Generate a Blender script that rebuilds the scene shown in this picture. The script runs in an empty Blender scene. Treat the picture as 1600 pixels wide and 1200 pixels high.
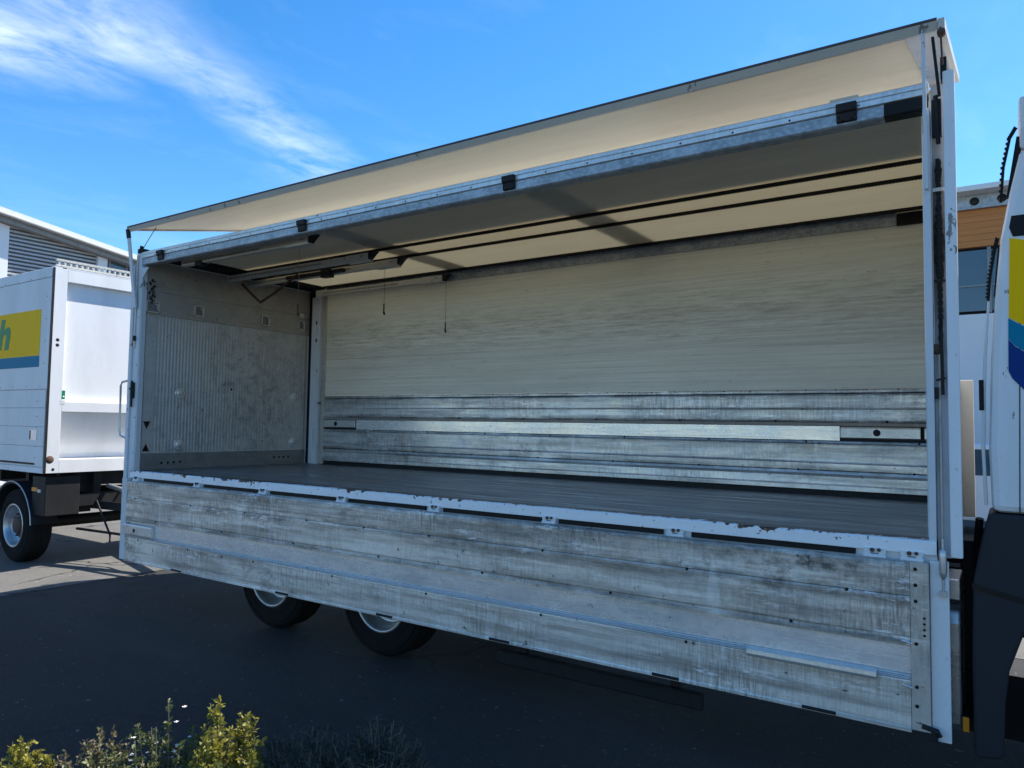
import bpy, math, random
from mathutils import Vector, Matrix
R_ = math.radians
random.seed(7)
scene = bpy.context.scene
ZF = 1.41                      # loading floor above the yard; meshes are drawn in floor-relative metres

# ------------------------------------------------------------------ camera
cd = bpy.data.cameras.new('camera'); cam = bpy.data.objects.new('camera', cd)
scene.collection.objects.link(cam); scene.camera = cam
cd.sensor_fit = 'HORIZONTAL'; cd.sensor_width = 36; cd.lens = 36*1142.8/1600
cd.clip_start = .05; cd.clip_end = 3000
yaw, pit, rol = .593, .055, .015
f_ = Vector((-math.sin(yaw)*math.cos(pit), math.cos(yaw)*math.cos(pit), math.sin(pit)))
r_ = Vector((math.cos(yaw), math.sin(yaw), 0)); u_ = r_.cross(f_)
r2 = r_*math.cos(rol)+u_*math.sin(rol); u2 = -r_*math.sin(rol)+u_*math.cos(rol)
m = Matrix((r2, u2, -f_)).transposed().to_4x4(); m.translation = (8.247, -4.558, .588+ZF)
cam.matrix_world = m

# ------------------------------------------------------------------ sky, sun, exposure
SUN = Vector((.46, 1.0, 1.5)).normalized()        # towards the sun: behind the truck, a little to the cab side
el = math.asin(SUN.z); az = math.atan2(SUN.x, SUN.y)
w = bpy.data.worlds.new('World'); scene.world = w; w.use_nodes = True
nt = w.node_tree; nt.nodes.clear(); N = nt.nodes.new; Lk = nt.links.new
out = N('ShaderNodeOutputWorld'); bg = N('ShaderNodeBackground'); bg.inputs[1].default_value = .12
sky = N('ShaderNodeTexSky'); sky.sky_type = 'NISHITA'; sky.sun_disc = False
sky.sun_elevation = el; sky.sun_rotation = az; sky.air_density = 1.0; sky.dust_density = .2; sky.ozone_density = 3.0
hs = N('ShaderNodeHueSaturation'); hs.inputs['Saturation'].default_value = 1.34; Lk(sky.outputs[0], hs.inputs['Color'])
tc = N('ShaderNodeTexCoord'); sp = N('ShaderNodeSeparateXYZ'); Lk(tc.outputs['Generated'], sp.inputs[0])
def wm(op, a, b=None, clamp=False):
    n = N('ShaderNodeMath'); n.operation = op; n.use_clamp = clamp
    for i, v in enumerate((a, b)):
        if v is None: continue
        if isinstance(v, (int, float)): n.inputs[i].default_value = v
        else: Lk(v, n.inputs[i])
    return n.outputs[0]
zc = wm('MAXIMUM', sp.outputs[2], .04)
px = wm('DIVIDE', sp.outputs[0], zc); py = wm('DIVIDE', sp.outputs[1], zc)
cb = N('ShaderNodeCombineXYZ'); Lk(px, cb.inputs[0]); Lk(py, cb.inputs[1])
def wnoise(scale, detail, rough, sc=(1, 1, 1), rot=0, off=(0, 0, 0), dist=0):
    mp = N('ShaderNodeMapping'); mp.inputs['Scale'].default_value = sc; mp.inputs['Rotation'].default_value = (0, 0, rot); mp.inputs['Location'].default_value = off
    Lk(cb.outputs[0], mp.inputs[0]); n = N('ShaderNodeTexNoise'); n.inputs['Scale'].default_value = scale
    n.inputs['Detail'].default_value = detail; n.inputs['Roughness'].default_value = rough; n.inputs['Distortion'].default_value = dist
    Lk(mp.outputs[0], n.inputs[0]); return n.outputs[0]
# streaks of cirrus: a wandering band of cloud plus thin veil, both noise on the cloud plane
wand = wnoise(1.6, 3, .55)
lin = wm('ADD', wm('ADD', wm('ADD', px, wm('MULTIPLY', py, .46)), 1.35), wm('MULTIPLY', wm('SUBTRACT', wand, .5), .55))
band = wm('SUBTRACT', 1, wm('DIVIDE', wm('ABSOLUTE', lin), .24), True)
rad = wm('SQRT', wm('ADD', wm('POWER', wm('ADD', px, 2.18), 2), wm('POWER', wm('SUBTRACT', py, .78), 2)))
puff = wm('SUBTRACT', 1, wm('DIVIDE', rad, .42), True)
fine = wnoise(5.0, 10, .62, (1, .62, 1), .9, dist=.3)
veil = wnoise(2.0, 8, .6, (1, .5, 1), -.5, (3, 1, 0), .4)
c1 = wm('MULTIPLY', wm('ADD', band, wm('MULTIPLY', puff, 1.5)), wm('MULTIPLY', wm('SUBTRACT', fine, .36), 2.3), True)
c2 = wm('MULTIPLY', wm('SUBTRACT', veil, .50), .55, True)
cl = wm('MULTIPLY', wm('ADD', c1, c2, True), .5)
mxc = N('ShaderNodeMix'); mxc.data_type = 'RGBA'; Lk(cl, mxc.inputs['Factor']); Lk(hs.outputs[0], mxc.inputs['A']); mxc.inputs['B'].default_value = (7.2, 7.6, 8.2, 1)
Lk(mxc.outputs['Result'], bg.inputs[0]); Lk(bg.outputs[0], out.inputs[0])
sd = bpy.data.lights.new('sun', 'SUN'); sd.energy = 5.0; sd.angle = R_(.53); sd.color = (1, .95, .87)
so = bpy.data.objects.new('sun', sd); scene.collection.objects.link(so); so.location = (0, 0, 30)
so.rotation_euler = (-SUN).to_track_quat('-Z', 'Y').to_euler()
vs = scene.view_settings; vs.view_transform = 'Standard'; vs.look = 'None'; vs.gamma = 1; vs.exposure = .95

# ------------------------------------------------------------------ materials
class Mat:
    def __init__(s, name, col=(.8, .8, .8), rough=.5, metal=0, spec=.5):
        s.m = bpy.data.materials.new(name); s.m.use_nodes = True; s.nt = s.m.node_tree
        s.b = s.nt.nodes['Principled BSDF']; s.out = s.nt.nodes['Material Output']
        s.b.inputs['Roughness'].default_value = rough; s.b.inputs['Metallic'].default_value = metal
        s.b.inputs['Specular IOR Level'].default_value = spec
        s.b.inputs['Base Color'].default_value = (*col, 1); s.c = None; s.col = col
        t = s.n('ShaderNodeTexCoord'); s.tc = t.outputs['Object']
    def n(s, t): return s.nt.nodes.new(t)
    def l(s, a, b): s.nt.links.new(a, b)
    def noise(s, scale, detail=4, rough=.55, sc=(1, 1, 1), lo=.4, hi=.6, off=(0, 0, 0), dist=0):
        mp = s.n('ShaderNodeMapping'); mp.inputs['Scale'].default_value = sc; mp.inputs['Location'].default_value = off; s.l(s.tc, mp.inputs[0])
        n = s.n('ShaderNodeTexNoise'); n.inputs['Scale'].default_value = scale; n.inputs['Detail'].default_value = min(detail, 6)
        n.inputs['Roughness'].default_value = rough; n.inputs['Distortion'].default_value = dist; s.l(mp.outputs[0], n.inputs[0])
        return s.rng(n.outputs[0], lo, hi)
    def vor(s, scale, lo, hi, sc=(1, 1, 1)):
        mp = s.n('ShaderNodeMapping'); mp.inputs['Scale'].default_value = sc; s.l(s.tc, mp.inputs[0])
        n = s.n('ShaderNodeTexVoronoi'); n.inputs['Scale'].default_value = scale; s.l(mp.outputs[0], n.inputs[0])
        return s.rng(n.outputs['Distance'], lo, hi), n
    def rng(s, v, lo, hi, a=0, b=1):
        r = s.n('ShaderNodeMapRange'); s.l(v, r.inputs[0]); r.inputs[1].default_value = lo; r.inputs[2].default_value = hi; r.inputs[3].default_value = a; r.inputs[4].default_value = b
        return r.outputs[0]
    def mth(s, op, a, b=None, clamp=False):
        n = s.n('ShaderNodeMath'); n.operation = op; n.use_clamp = clamp
        for i, v in enumerate((a, b)):
            if v is None: continue
            if isinstance(v, (int, float)): n.inputs[i].default_value = v
            else: s.l(v, n.inputs[i])
        return n.outputs[0]
    def axis(s, i):
        sp = s.n('ShaderNodeSeparateXYZ'); s.l(s.tc, sp.inputs[0]); return sp.outputs[i]
    def mix(s, fac, col, amt=1, mode='MIX'):
        x = s.n('ShaderNodeMix'); x.data_type = 'RGBA'; x.blend_type = mode
        if amt != 1: fac = s.mth('MULTIPLY', fac, amt)
        s.l(fac, x.inputs['Factor'])
        if s.c is None: x.inputs['A'].default_value = (*s.col, 1)
        else: s.l(s.c, x.inputs['A'])
        x.inputs['B'].default_value = (*col, 1); s.c = x.outputs['Result']; s.l(s.c, s.b.inputs['Base Color']); return s
    def roughness(s, v, a, b): s.l(s.rng(v, 0, 1, a, b), s.b.inputs['Roughness']); return s
    def bump(s, v, dist=.002, strength=1):
        b = s.n('ShaderNodeBump'); b.inputs['Strength'].default_value = strength; b.inputs['Distance'].default_value = dist
        s.l(v, b.inputs['Height']); s.l(b.outputs[0], s.b.inputs['Normal']); return s
    def translucent(s, w, tint=(1, 1, 1)):
        t = s.n('ShaderNodeBsdfTranslucent'); x = s.n('ShaderNodeMixShader'); x.inputs[0].default_value = w
        t.inputs[0].default_value = (*tint, 1)
        s.l(s.b.outputs[0], x.inputs[1]); s.l(t.outputs[0], x.inputs[2]); s.l(x.outputs[0], s.out.inputs[0]); return s
MT = {}
def white(name, col=(.78, .79, .8), dirt=.35, chip=0, streak=(1, 1, .25)):
    a = Mat(name, col, .45, 0, .3)
    a.mix(a.noise(2.2, 6, .65, streak, .45, .75), (.45, .44, .41), dirt)
    a.mix(a.noise(38, 3, .6, (1, 1, .5), .66, .74), (.3, .27, .24), dirt)
    if chip: a.mix(a.noise(9, 6, .7, (1, 1, .45), .665-chip*.03, .675-chip*.03), (.16, .13, .11), .85)
    MT[name] = a.m; return a
white('white_paint', chip=.6); white('white_gloss', (.76, .765, .77), .34); white('white_post', (.66, .68, .7), .5, 1)
white('beige_plate', (.62, .59, .52), .4, .5); white('cream_bar', (.60, .58, .52), .6, .8)
# sill paint, worn off in ragged scallops along its upper edge
a = Mat('worn_sill_paint', (.86, .87, .88), .38)
z = a.axis(2); y = a.axis(1); patch = a.noise(.8, 6, .68, (1, 1, 1), .38, .62); rag = a.noise(15, 6, .62, (1, .5, 1), .3, .7)
depth = a.mth('ADD', a.mth('MULTIPLY', z, 11), a.mth('MULTIPLY', a.mth('MAXIMUM', a.mth('ADD', y, .045), 0), 6.5))
edge = a.mth('ADD', depth, a.mth('ADD', a.mth('MULTIPLY', patch, .75), a.mth('MULTIPLY', rag, .7)))
a.mix(a.noise(6, 5, .6, (1, 1, 1), .5, .8), (.55, .55, .55), .25)
a.mix(a.rng(edge, .86, .89), (.20, .095, .05)); a.mix(a.rng(edge, .93, .97), (.045, .036, .032))
a.mix(a.noise(30, 4, .6, (1, 1, 1), .67, .69), (.13, .06, .035)); MT['worn_sill_paint'] = a.m
def alu(name, col, grime, metal=.45, dark=.5, streak=1, bands=1, scuff=.5, r0=.36, r1=.6, joints=()):
    a = Mat(name, col, .45, metal); gd = tuple(g*.6 for g in grime)
    p1 = a.noise(.9, 5, .6, (.7, 1, 1.2), .40, .62); p2 = a.noise(.8, 5, .6, (.7, 1, 1.2), .42, .62, off=(9, 3, 1))
    s1 = a.mth('MULTIPLY', a.noise(11, 8, .75, (5, 5, .5), .40, .64), p1)            # drips, here and there
    s2 = a.noise(2.8, 9, .70, (.24, 1, 4.5), .42, .64)                                # grime drawn out along the board
    s3 = a.mth('MULTIPLY', a.noise(6, 10, .8, (.8, 1, 1.2), .48, .66), p2)            # blotches
    mot = a.noise(34, 7, .8, (.8, 1, 1), .36, .64)                                    # mottled oxide
    a.mix(mot, tuple(c*.72 for c in col), .55); a.mix(s2, grime, dark*bands); a.mix(s1, gd, dark*1.1*streak)
    for j in joints:      # dirt packed along the joints between boards
        d_ = a.mth('SUBTRACT', 1, a.mth('DIVIDE', a.mth('ABSOLUTE', a.mth('SUBTRACT', a.axis(2), j)), .05), True)
        a.mix(a.mth('MULTIPLY', d_, a.noise(4, 9, .78, (.6, 1, 2), .36, .58, off=(j*7, 0, 0))), tuple(g*.45 for g in grime), .8)
    a.mix(s3, (.10, .092, .083), dark*1.1)
    a.mix(a.mth('MULTIPLY', a.noise(7, 9, .82, (.5, 1, 3), .56, .64), p1), tuple(min(1, c*1.2+.06) for c in col), scuff*1.3)
    a.mix(a.noise(2.6, 3, .6, (3, 1, .35), .66, .70, dist=.4), tuple(min(1, c*1.15+.06) for c in col), scuff*.3*streak)
    a.mix(a.noise(15, 5, .65, (.8, 1, 1), .665, .71), (.035, .03, .027), .8)
    a.roughness(a.noise(5, 8, .75, (.6, 1, 1.5), .35, .65), r0, r1); a.bump(s2, .001, .4); MT[name] = a.m
alu('aluminium_board', (.92, .865, .79), (.30, .262, .225), .42, .82, scuff=.75, joints=(-.285, -.33, -.535, -.12))
alu('aluminium_far', (.88, .86, .83), (.27, .255, .24), .58, .72, scuff=.7, r0=.28, r1=.5, joints=(.22, .655, .90, .48))
alu('aluminium_smooth', (.97, .96, .94), (.72, .69, .65), .55, .22, .12, .6, .15, .2, .32)
alu('aluminium_trim', (.62, .57, .51), (.34, .31, .27), .35, .45, 1, .3)
alu('aluminium_rail', (.78, .76, .73), (.5, .48, .45), .55, .3, 1, .3, .3, .28, .42)
alu('rear_panel', (.60, .575, .535), (.27, .255, .235), .2, .6, 1, .15, .3, .5, .7)
alu('rear_header', (.44, .405, .36), (.27, .245, .21), .2, .45, .7, .4, .2, .5, .7)
alu('kick_plate', (.27, .26, .24), (.16, .15, .14), .3, .45, .4, 1, .3, .4, .6)
alu('silver_tank', (.66, .65, .64), (.4, .4, .4), .8, .15, .5, .3, .2, .25, .4)
a = Mat('galvanised_steel', (.42, .45, .47), .45, .5)
v, vn = a.vor(42, .1, .7, (.7, 1, 1)); a.mix(v, (.2, .23, .25), .75); a.mix(a.noise(9, 5, .6, (1, 1, 1), .45, .7), (.55, .58, .6), .6)
a.mix(a.noise(4, 5, .6, (1, 1, .4), .6, .75), (.2, .19, .17), .5); MT['galvanised_steel'] = a.m
def grp(name, stain, w=.5, tint=(.80, .70, .50), col=(.62, .60, .50), dirt=.5):
    a = Mat(name, col, .42); dk = tuple(c*.62 for c in col)
    lay = a.noise(10, 6, .72, (.05, 7, 7), .36, .66)
    a.mix(lay, dk, .6)                                                               # fine lay lines
    a.mix(a.noise(1.6, 6, .62, (.35, 1.2, 1.6), .45, .72), tuple(c*.6 for c in col), dirt)
    a.mix(a.noise(14, 4, .6, (.5, 1.5, 1.5), .68, .73), tuple(c*.3 for c in col), dirt)
    if stain:
        zz = a.axis(2)
        belt = a.mth('SUBTRACT', 1, a.mth('DIVIDE', a.mth('ABSOLUTE', a.mth('SUBTRACT', zz, 1.72)), .42), True)
        belt2 = a.mth('SUBTRACT', 1, a.mth('DIVIDE', a.mth('ABSOLUTE', a.mth('SUBTRACT', zz, 1.45)), .55), True)
        a.mix(a.mth('MULTIPLY', belt, a.noise(9, 10, .82, (.3, 1, 4), .46, .66)), (.17, .15, .11), .85)
        a.mix(a.mth('MULTIPLY', belt2, a.noise(3.5, 10, .78, (.10, 1, 12), .48, .66)), (.28, .26, .215), .75)
        a.mix(a.noise(12, 8, .75, (.25, 1, 5), .60, .68), (.16, .145, .11), .6)
        a.mix(a.noise(15, 5, .7, (.5, 1, 1.8), .69, .72), (.06, .055, .045), .75)
        a.mix(a.noise(5, 2, .5, (.05, 1, 9), .69, .705, dist=.2), (.8, .78, .7), .6)
    a.bump(lay, .001, .5)
    a.translucent(w, tint); MT[name] = a.m
grp('grp_roof', False, .30, (.84, .78, .62), (.62, .60, .53), .7); grp('grp_side', True, .13, (.82, .77, .62), (.74, .735, .65)); grp('grp_awning', False, .29, (.86, .79, .64), (.60, .57, .50), 1.0)
a = Mat('worn_ply_floor', (.135, .142, .148), .4, 0, .7)
a.mix(a.noise(5, 8, .72, (.1, 3, 3), .42, .68), (.26, .27, .275), .8); a.mix(a.noise(2.2, 7, .68, (.22, 1.5, 1), .46, .66), (.05, .052, .054), .75)
a.roughness(a.noise(4, 6, .6, (.2, 2, 2), .35, .65), .22, .5); MT['worn_ply_floor'] = a.m
def simple(name, col, rough=.5, metal=0, var=.25, dark=None, scale=6):
    a = Mat(name, col, rough, metal, (.12 if 'decal' in name else .2 if max(col) < .06 else .5)); dark = dark or tuple(c*.5 for c in col)
    a.mix(a.noise(scale, 6, .65, (1, 1, .6), .45, .75), dark, var*2); a.mix(a.noise(60, 3, .6, (1, 1, 1), .6, .75), tuple(min(1, c*1.5+.01) for c in col), var); MT[name] = a.m
simple('black_rubber', (.012, .012, .013), .6); simple('tyre_rubber', (.009, .009, .009), .85, dark=(.017, .016, .014))
simple('dark_steel', (.022, .023, .025), .6, .2, dark=(.05, .042, .035)); simple('black_bolt', (.02, .019, .018), .5, .4)
simple('fender_plastic', (.022, .025, .032), .5, 0, .1); simple('rim_silver', (.55, .56, .57), .35, .7); simple('hub_rust', (.1, .06, .045), .75)
simple('yellow_decal', (1.0, .56, .0), .55, 0, .05); simple('blue_decal', (.0, .20, .33), .55, 0, .05); simple('navy_decal', (.002, .04, .2), .55, 0, .05)
simple('green_decal', (.01, .25, .11), .4, 0, .05); simple('orange_reflector', (.75, .25, .01), .3, 0, .05); simple('sticker_white', (.7, .7, .68), .5)
simple('red_strap', (.07, .022, .02), .7); simple('dark_void', (.012, .012, .012), .8); simple('hall_cladding', (.42, .42, .43), .45, .1, .1)
simple('facade_white', (.72, .73, .74), .7, 0, .06, scale=1); simple('soffit_grey', (.26, .25, .24), .7); simple('roof_white', (.75, .75, .74), .5, 0, .05)
simple('window_frame', (.2, .21, .22), .4, .4); simple('rust_brown', (.11, .055, .035), .8); simple('car_paint', (.75, .76, .77), .25, 0, .03)
simple('plastic_white', (.72, .71, .66), .5); simple('concrete', (.33, .32, .3), .85); simple('soil', (.05, .038, .028), .95, scale=20)
simple('bark', (.14, .09, .06), .85); simple('twig_grey', (.20, .17, .15), .85); simple('flower_white', (.75, .72, .68), .6, 0, .05)
a = Mat('greasy_track', (.5, .53, .56), .6, 0, .15); zz = a.axis(2)
g = a.mth('SUBTRACT', 1, a.mth('DIVIDE', a.mth('ABSOLUTE', a.mth('SUBTRACT', zz, 1.62)), .85), True)
a.mix(a.mth('MULTIPLY', g, a.noise(16, 7, .7, (1, 1, .3), .22, .40), True), (.012, .01, .009)); a.mix(a.noise(5, 5, .7, (1, 1, .2), .55, .7), (.2, .18, .16), .7); MT['greasy_track'] = a.m
a = Mat('timber_cladding', (.58, .21, .05), .6); a.mix(a.noise(4, 6, .6, (.15, 1, 6), .4, .7), (.38, .13, .03), .6); MT['timber_cladding'] = a.m
a = Mat('window_glass', (.05, .09, .12), .06, 0, .8); MT['window_glass'] = a.m
def tarmac(name, c0, c1, c2, grit):
    a = Mat(name, c0, .88)
    a.mix(a.noise(.45, 6, .65, (1, 1, 1), .42, .68), c1, .8); a.mix(a.noise(1.3, 8, .75, (1, .5, 1), .54, .70), c2, .7)
    a.mix(a.noise(60, 3, .7, (1, 1, 1), .58, .72), grit, .55); a.mix(a.noise(19, 3, .6, (1, 1, 1), .685, .71), tuple(min(1, g*1.8) for g in grit), .9); a.mix(a.noise(.7, 7, .7, (.25, 1.6, 1), .5, .68, off=(4, 2, 0)), c1, .9); a.mix(a.noise(3, 6, .7, (1, 1, 1), .66, .71), tuple(c*.35 for c in c2), .8)
    v, n = a.vor(.55, 0, 1); n.feature = 'DISTANCE_TO_EDGE'
    mp = a.n('ShaderNodeMapping'); a.l(a.tc, mp.inputs[0]); nz = a.n('ShaderNodeTexNoise'); nz.inputs['Scale'].default_value = 2.5; nz.inputs['Detail'].default_value = 5; a.l(mp.outputs[0], nz.inputs[0])
    ad = a.n('ShaderNodeVectorMath'); ad.operation = 'MULTIPLY_ADD'; a.l(nz.outputs['Color'], ad.inputs[0]); ad.inputs[1].default_value = (.5, .5, .5); a.l(a.tc, ad.inputs[2]); a.l(ad.outputs[0], n.inputs['Vector'])
    a.mix(a.mth('MULTIPLY', a.rng(n.outputs['Distance'], .014, .006), a.noise(.5, 3, .5, (1, 1, 1), .5, .56)), (.006, .006, .006), .9)
    a.bump(a.noise(90, 4, .7, (1, 1, 1), .3, .7), .006, .8); MT[name] = a.m
tarmac('asphalt', (.0125, .0126, .0132), (.027, .0265, .026), (.007, .007, .0075), (.10, .098, .094))
tarmac('pale_asphalt', (.105, .10, .093), (.14, .132, .12), (.075, .072, .068), (.2, .19, .18))  # paler ground tone for the sheet laid over part of the yard
def leaf(name, c1, c2):
    a = Mat(name, c1, .5); a.mix(a.noise(9, 3, .6, (1, 1, 1), .4, .65), c2); a.translucent(.3, tuple(min(1, c*1.6) for c in c1)); MT[name] = a.m
leaf('leaf_yellow', (.24, .22, .03), (.11, .13, .02)); leaf('leaf_green', (.07, .10, .025), (.12, .11, .03)); leaf('leaf_heather', (.035, .05, .03), (.09, .08, .06))
leaf('leaf_pale', (.14, .15, .06), (.19, .13, .09))

# ------------------------------------------------------------------ mesh helpers (floor-relative coordinates)
class MB:
    def __init__(s): s.v = []; s.f = []; s.sm = []
    def add(s, vs, fs, smooth=False):
        o = len(s.v); s.v += [tuple(v) for v in vs]; s.f += [tuple(i+o for i in f) for f in fs]; s.sm += [smooth]*len(fs); return s
    def box(s, x0, x1, y0, y1, z0, z1):
        return s.add([(x0,y0,z0),(x1,y0,z0),(x1,y1,z0),(x0,y1,z0),(x0,y0,z1),(x1,y0,z1),(x1,y1,z1),(x0,y1,z1)],
                     [(0,3,2,1),(4,5,6,7),(0,1,5,4),(1,2,6,5),(2,3,7,6),(3,0,4,7)])
    def prism(s, prof, a0, a1, axis=0):       # profile extruded along an axis; profile pairs are the two other axes in order
        n = len(prof); vs = []
        for a in (a0, a1):
            for p, q in prof: vs.append({0:(a,p,q), 1:(p,a,q), 2:(p,q,a)}[axis])
        fs = [tuple(range(n)), tuple(range(2*n-1, n-1, -1))]+[((i+1)%n, i, n+i, n+(i+1)%n) for i in range(n)]
        return s.add(vs, fs)
    def obox(s, p0, p1, w, h):                # bar of section w x h from p0 to p1
        p0, p1 = Vector(p0), Vector(p1); d = (p1-p0).normalized(); up = Vector((0,0,1)) if abs(d.z) < .95 else Vector((0,1,0))
        a = d.cross(up).normalized()*w/2; b = a.cross(d).normalized()*h/2
        vs = [p+i*a+j*b for p in (p0, p1) for i, j in ((-1,-1),(1,-1),(1,1),(-1,1))]
        return s.add(vs, [(0,1,2,3),(7,6,5,4),(0,4,5,1),(1,5,6,2),(2,6,7,3),(3,7,4,0)])
    def tube(s, pts, r, n=8, r1=None):
        pts = [Vector(p) for p in pts]; rings = []; k = len(pts)
        for i, p in enumerate(pts):
            d = (pts[min(i+1,k-1)]-pts[max(i-1,0)]).normalized(); up = Vector((0,0,1)) if abs(d.z) < .9 else Vector((0,1,0))
            a = d.cross(up).normalized(); b = a.cross(d); rr = r if r1 is None else r+(r1-r)*i/(k-1)
            rings.append([p+(a*math.cos(t)+b*math.sin(t))*rr for t in [2*math.pi*j/n for j in range(n)]])
        vs = [v for r in rings for v in r]; fs = []
        for i in range(k-1):
            for j in range(n): fs.append((i*n+j, i*n+(j+1)%n, (i+1)*n+(j+1)%n, (i+1)*n+j))
        s.add(vs, fs, True); o = len(vs)
        return s.add(rings[0]+rings[-1], [tuple(range(n-1,-1,-1)), tuple(range(n, 2*n))])
    def lathe(s, prof, c, axis='y', n=28, smooth=True):    # prof: (radius, along)
        vs = []
        for r, h in prof:
            for j in range(n):
                t = 2*math.pi*j/n; p, q = r*math.cos(t), r*math.sin(t)
                vs.append({'y':(c[0]+p,c[1]+h,c[2]+q),'x':(c[0]+h,c[1]+p,c[2]+q),'z':(c[0]+p,c[1]+q,c[2]+h)}[axis])
        k = len(prof); fs = [(i*n+j, i*n+(j+1)%n, (i+1)*n+(j+1)%n, (i+1)*n+j) for i in range(k-1) for j in range(n)]
        return s.add(vs, fs, smooth)
    def mesh(s, name, mat):
        me = bpy.data.meshes.new(name); me.from_pydata(s.v, [], s.f); me.materials.append(MT[mat])
        me.polygons.foreach_set('use_smooth', s.sm); me.update(); return me
    def part(s, name, mat, parent=None, bevel=0, label=None, kind=None):
        return link(name, s.mesh(name, mat), parent, bevel, label, kind)
OFF = {}
def link(name, me, parent=None, bevel=0, label=None, kind=None, loc=(0, 0, 0)):
    o = bpy.data.objects.new(name, me); scene.collection.objects.link(o)
    base = Vector((0, 0, ZF))+Vector(loc)
    if parent is not None:
        o.parent = parent; o.location = base-OFF[parent.name]
    else: o.location = base
    OFF[o.name] = base
    if bevel:
        b = o.modifiers.new('bevel', 'BEVEL'); b.width = bevel; b.segments = 2; b.limit_method = 'ANGLE'; b.angle_limit = R_(40)
    if label: o['label'] = label
    if kind: o['kind'] = kind
    return o
def thing(name, loc, label, cat, group=None):            # an Empty on the ground at the thing's base
    o = bpy.data.objects.new(name, None); scene.collection.objects.link(o); o.location = loc; o.empty_display_size = .2
    OFF[o.name] = Vector(loc); o['label'] = label; o['category'] = cat
    if group: o['group'] = group
    return o
B = lambda *a: MB().box(*a)

# ------------------------------------------------------------------ ground
G = -ZF
g = MB().add([(-600,-600,G),(600,-600,G),(600,900,G),(-600,900,G)], [(0,1,2,3)]).part('asphalt_yard', 'asphalt', kind='structure'); g['label'] = 'dark asphalt yard under the vehicles'
pale_yard = MB().add([(-500,-.95,G+.004),(-1.05,-.95,G+.004),(-1.05,3.4,G+.004),(500,3.4,G+.004),(500,800,G+.004),(-500,800,G+.004)], [(0,1,2,3,4,5)]).part('pale_asphalt_yard', 'pale_asphalt', kind='structure'); pale_yard['label'] = 'paler asphalt behind the truck and trailer'
bed = MB().prism([(3.2,-3.20),(4.62,-2.14),(5.35,-1.66),(5.9,-1.75),(5.9,-4.4),(3.2,-4.4)], G-.3, G+.05, 2).part('planting_bed', 'soil', kind='structure'); bed['label'] = 'strip of bare soil the shrubs grow in'

# ------------------------------------------------------------------ the truck
T = thing('truck', (4, 1.23, 0), 'white drinks truck with its side raised open and drop board hanging down', 'truck')
# floor and sill
flo = MB().box(.02, 7.88, .085, 2.44, -.06, -.004).part('loading_floor', 'worn_ply_floor', T, label='dark worn plywood loading floor')
sill = MB().prism([(-.05,-.072),(-.05,-.008),(-.042,0),(.085,.001),(.085,-.07)], 0.0, 7.935).part('sill', 'worn_sill_paint', T, label='white sill with paint chipped to rust along its edge')
B(0, 7.935, -.028, .06, -.24, -.074).part('sill_web', 'white_paint', sill)
for x0, x1 in ((.28,1.21),(1.40,2.31),(2.46,3.36),(3.51,4.39),(4.57,5.48),(5.62,6.40),(6.59,7.54)):
    B(x0, x1, -.046, -.02, -.108, -.0765).part('seal_strip', 'black_rubber', sill)
hm = MB().box(-.055, .055, -.062, -.03, -.012, .012).box(-.05, -.02, -.066, -.03, -.045, .0).box(.02, .05, -.066, -.03, -.045, 0).tube([(-.055,-.06,-.03),(.055,-.06,-.03)], .013, 8).mesh('hinge', 'white_paint')
km = MB().tube([(-.012,-.06,0),(-.012,-.069,0)], .012, 8).tube([(.022,-.06,.002),(.022,-.068,.002)], .010, 8).mesh('hinge_bolt', 'rust_brown')
for x in (.15, 1.31, 2.37, 3.44, 4.49, 5.55, 6.49, 7.64, 7.82):
    link('hinge', hm, sill, loc=(x, 0, -.075)); link('hinge_bolt', km, sill, loc=(x, -.004, -.072))
# drop side board hanging below the sill
flap = MB().box(-.0, 7.90, -.066, -.045, -.985, -.118).part('drop_side', 'aluminium_trim', T, label='weathered aluminium drop side board hanging down')
P1 = [(-.067,-.112),(-.078,-.110),(-.09,-.119),(-.096,-.136),(-.095,-.160),(-.091,-.195),(-.087,-.225),(-.086,-.255),(-.088,-.28),(-.089,-.293),(-.067,-.293)]
MB().prism(P1, .03, 7.81).part('board', 'aluminium_board', flap)
MB().prism([(-.067,-.297),(-.088,-.297),(-.092,-.31),(-.093,-.40),(-.092,-.505),(-.088,-.515),(-.088,-.527),(-.092,-.533),(-.092,-.556),(-.067,-.556)], .03, 7.81).part('board', 'aluminium_board', flap)
MB().prism([(-.067,-.559),(-.079,-.559),(-.079,-.702),(-.067,-.702)], .03, 7.81).part('smooth_strip', 'aluminium_smooth', flap)
rb = MB()
for k in range(3): rb.prism([(-.067,-.704-.0095*k),(-.094,-.705-.0095*k),(-.097,-.709-.0095*k),(-.094,-.7125-.0095*k),(-.067,-.7125-.0095*k)], .03, 7.81)
rb.part('ribbed_rail', 'aluminium_rail', flap)
MB().prism([(-.067,-.735),(-.09,-.735),(-.092,-.742),(-.0925,-.86),(-.092,-.975),(-.097,-.985),(-.097,-1.0),(-.055,-1.0),(-.055,-.987),(-.067,-.985)], .03, 7.81).part('board', 'aluminium_board', flap)
MB().box(7.812, 7.90, -.097, -.067, -.985, -.112).part('end_profile', 'aluminium_trim', flap, .003)
MB().box(-.075, .028, -.095, -.045, -.99, -.085).part('end_profile', 'white_post', flap, .004)
MB().box(7.903, 7.99, -.06, -.03, -1.03, -.10).part('end_panel', 'white_gloss', flap, .003)
lp = MB().prism([(-.08,-.572),(-.115,-.585),(-.122,-.60),(-.122,-.69),(-.115,-.70),(-.08,-.70)], .03, .60).part('latch_plate', 'aluminium_rail', flap, .003)
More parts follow.
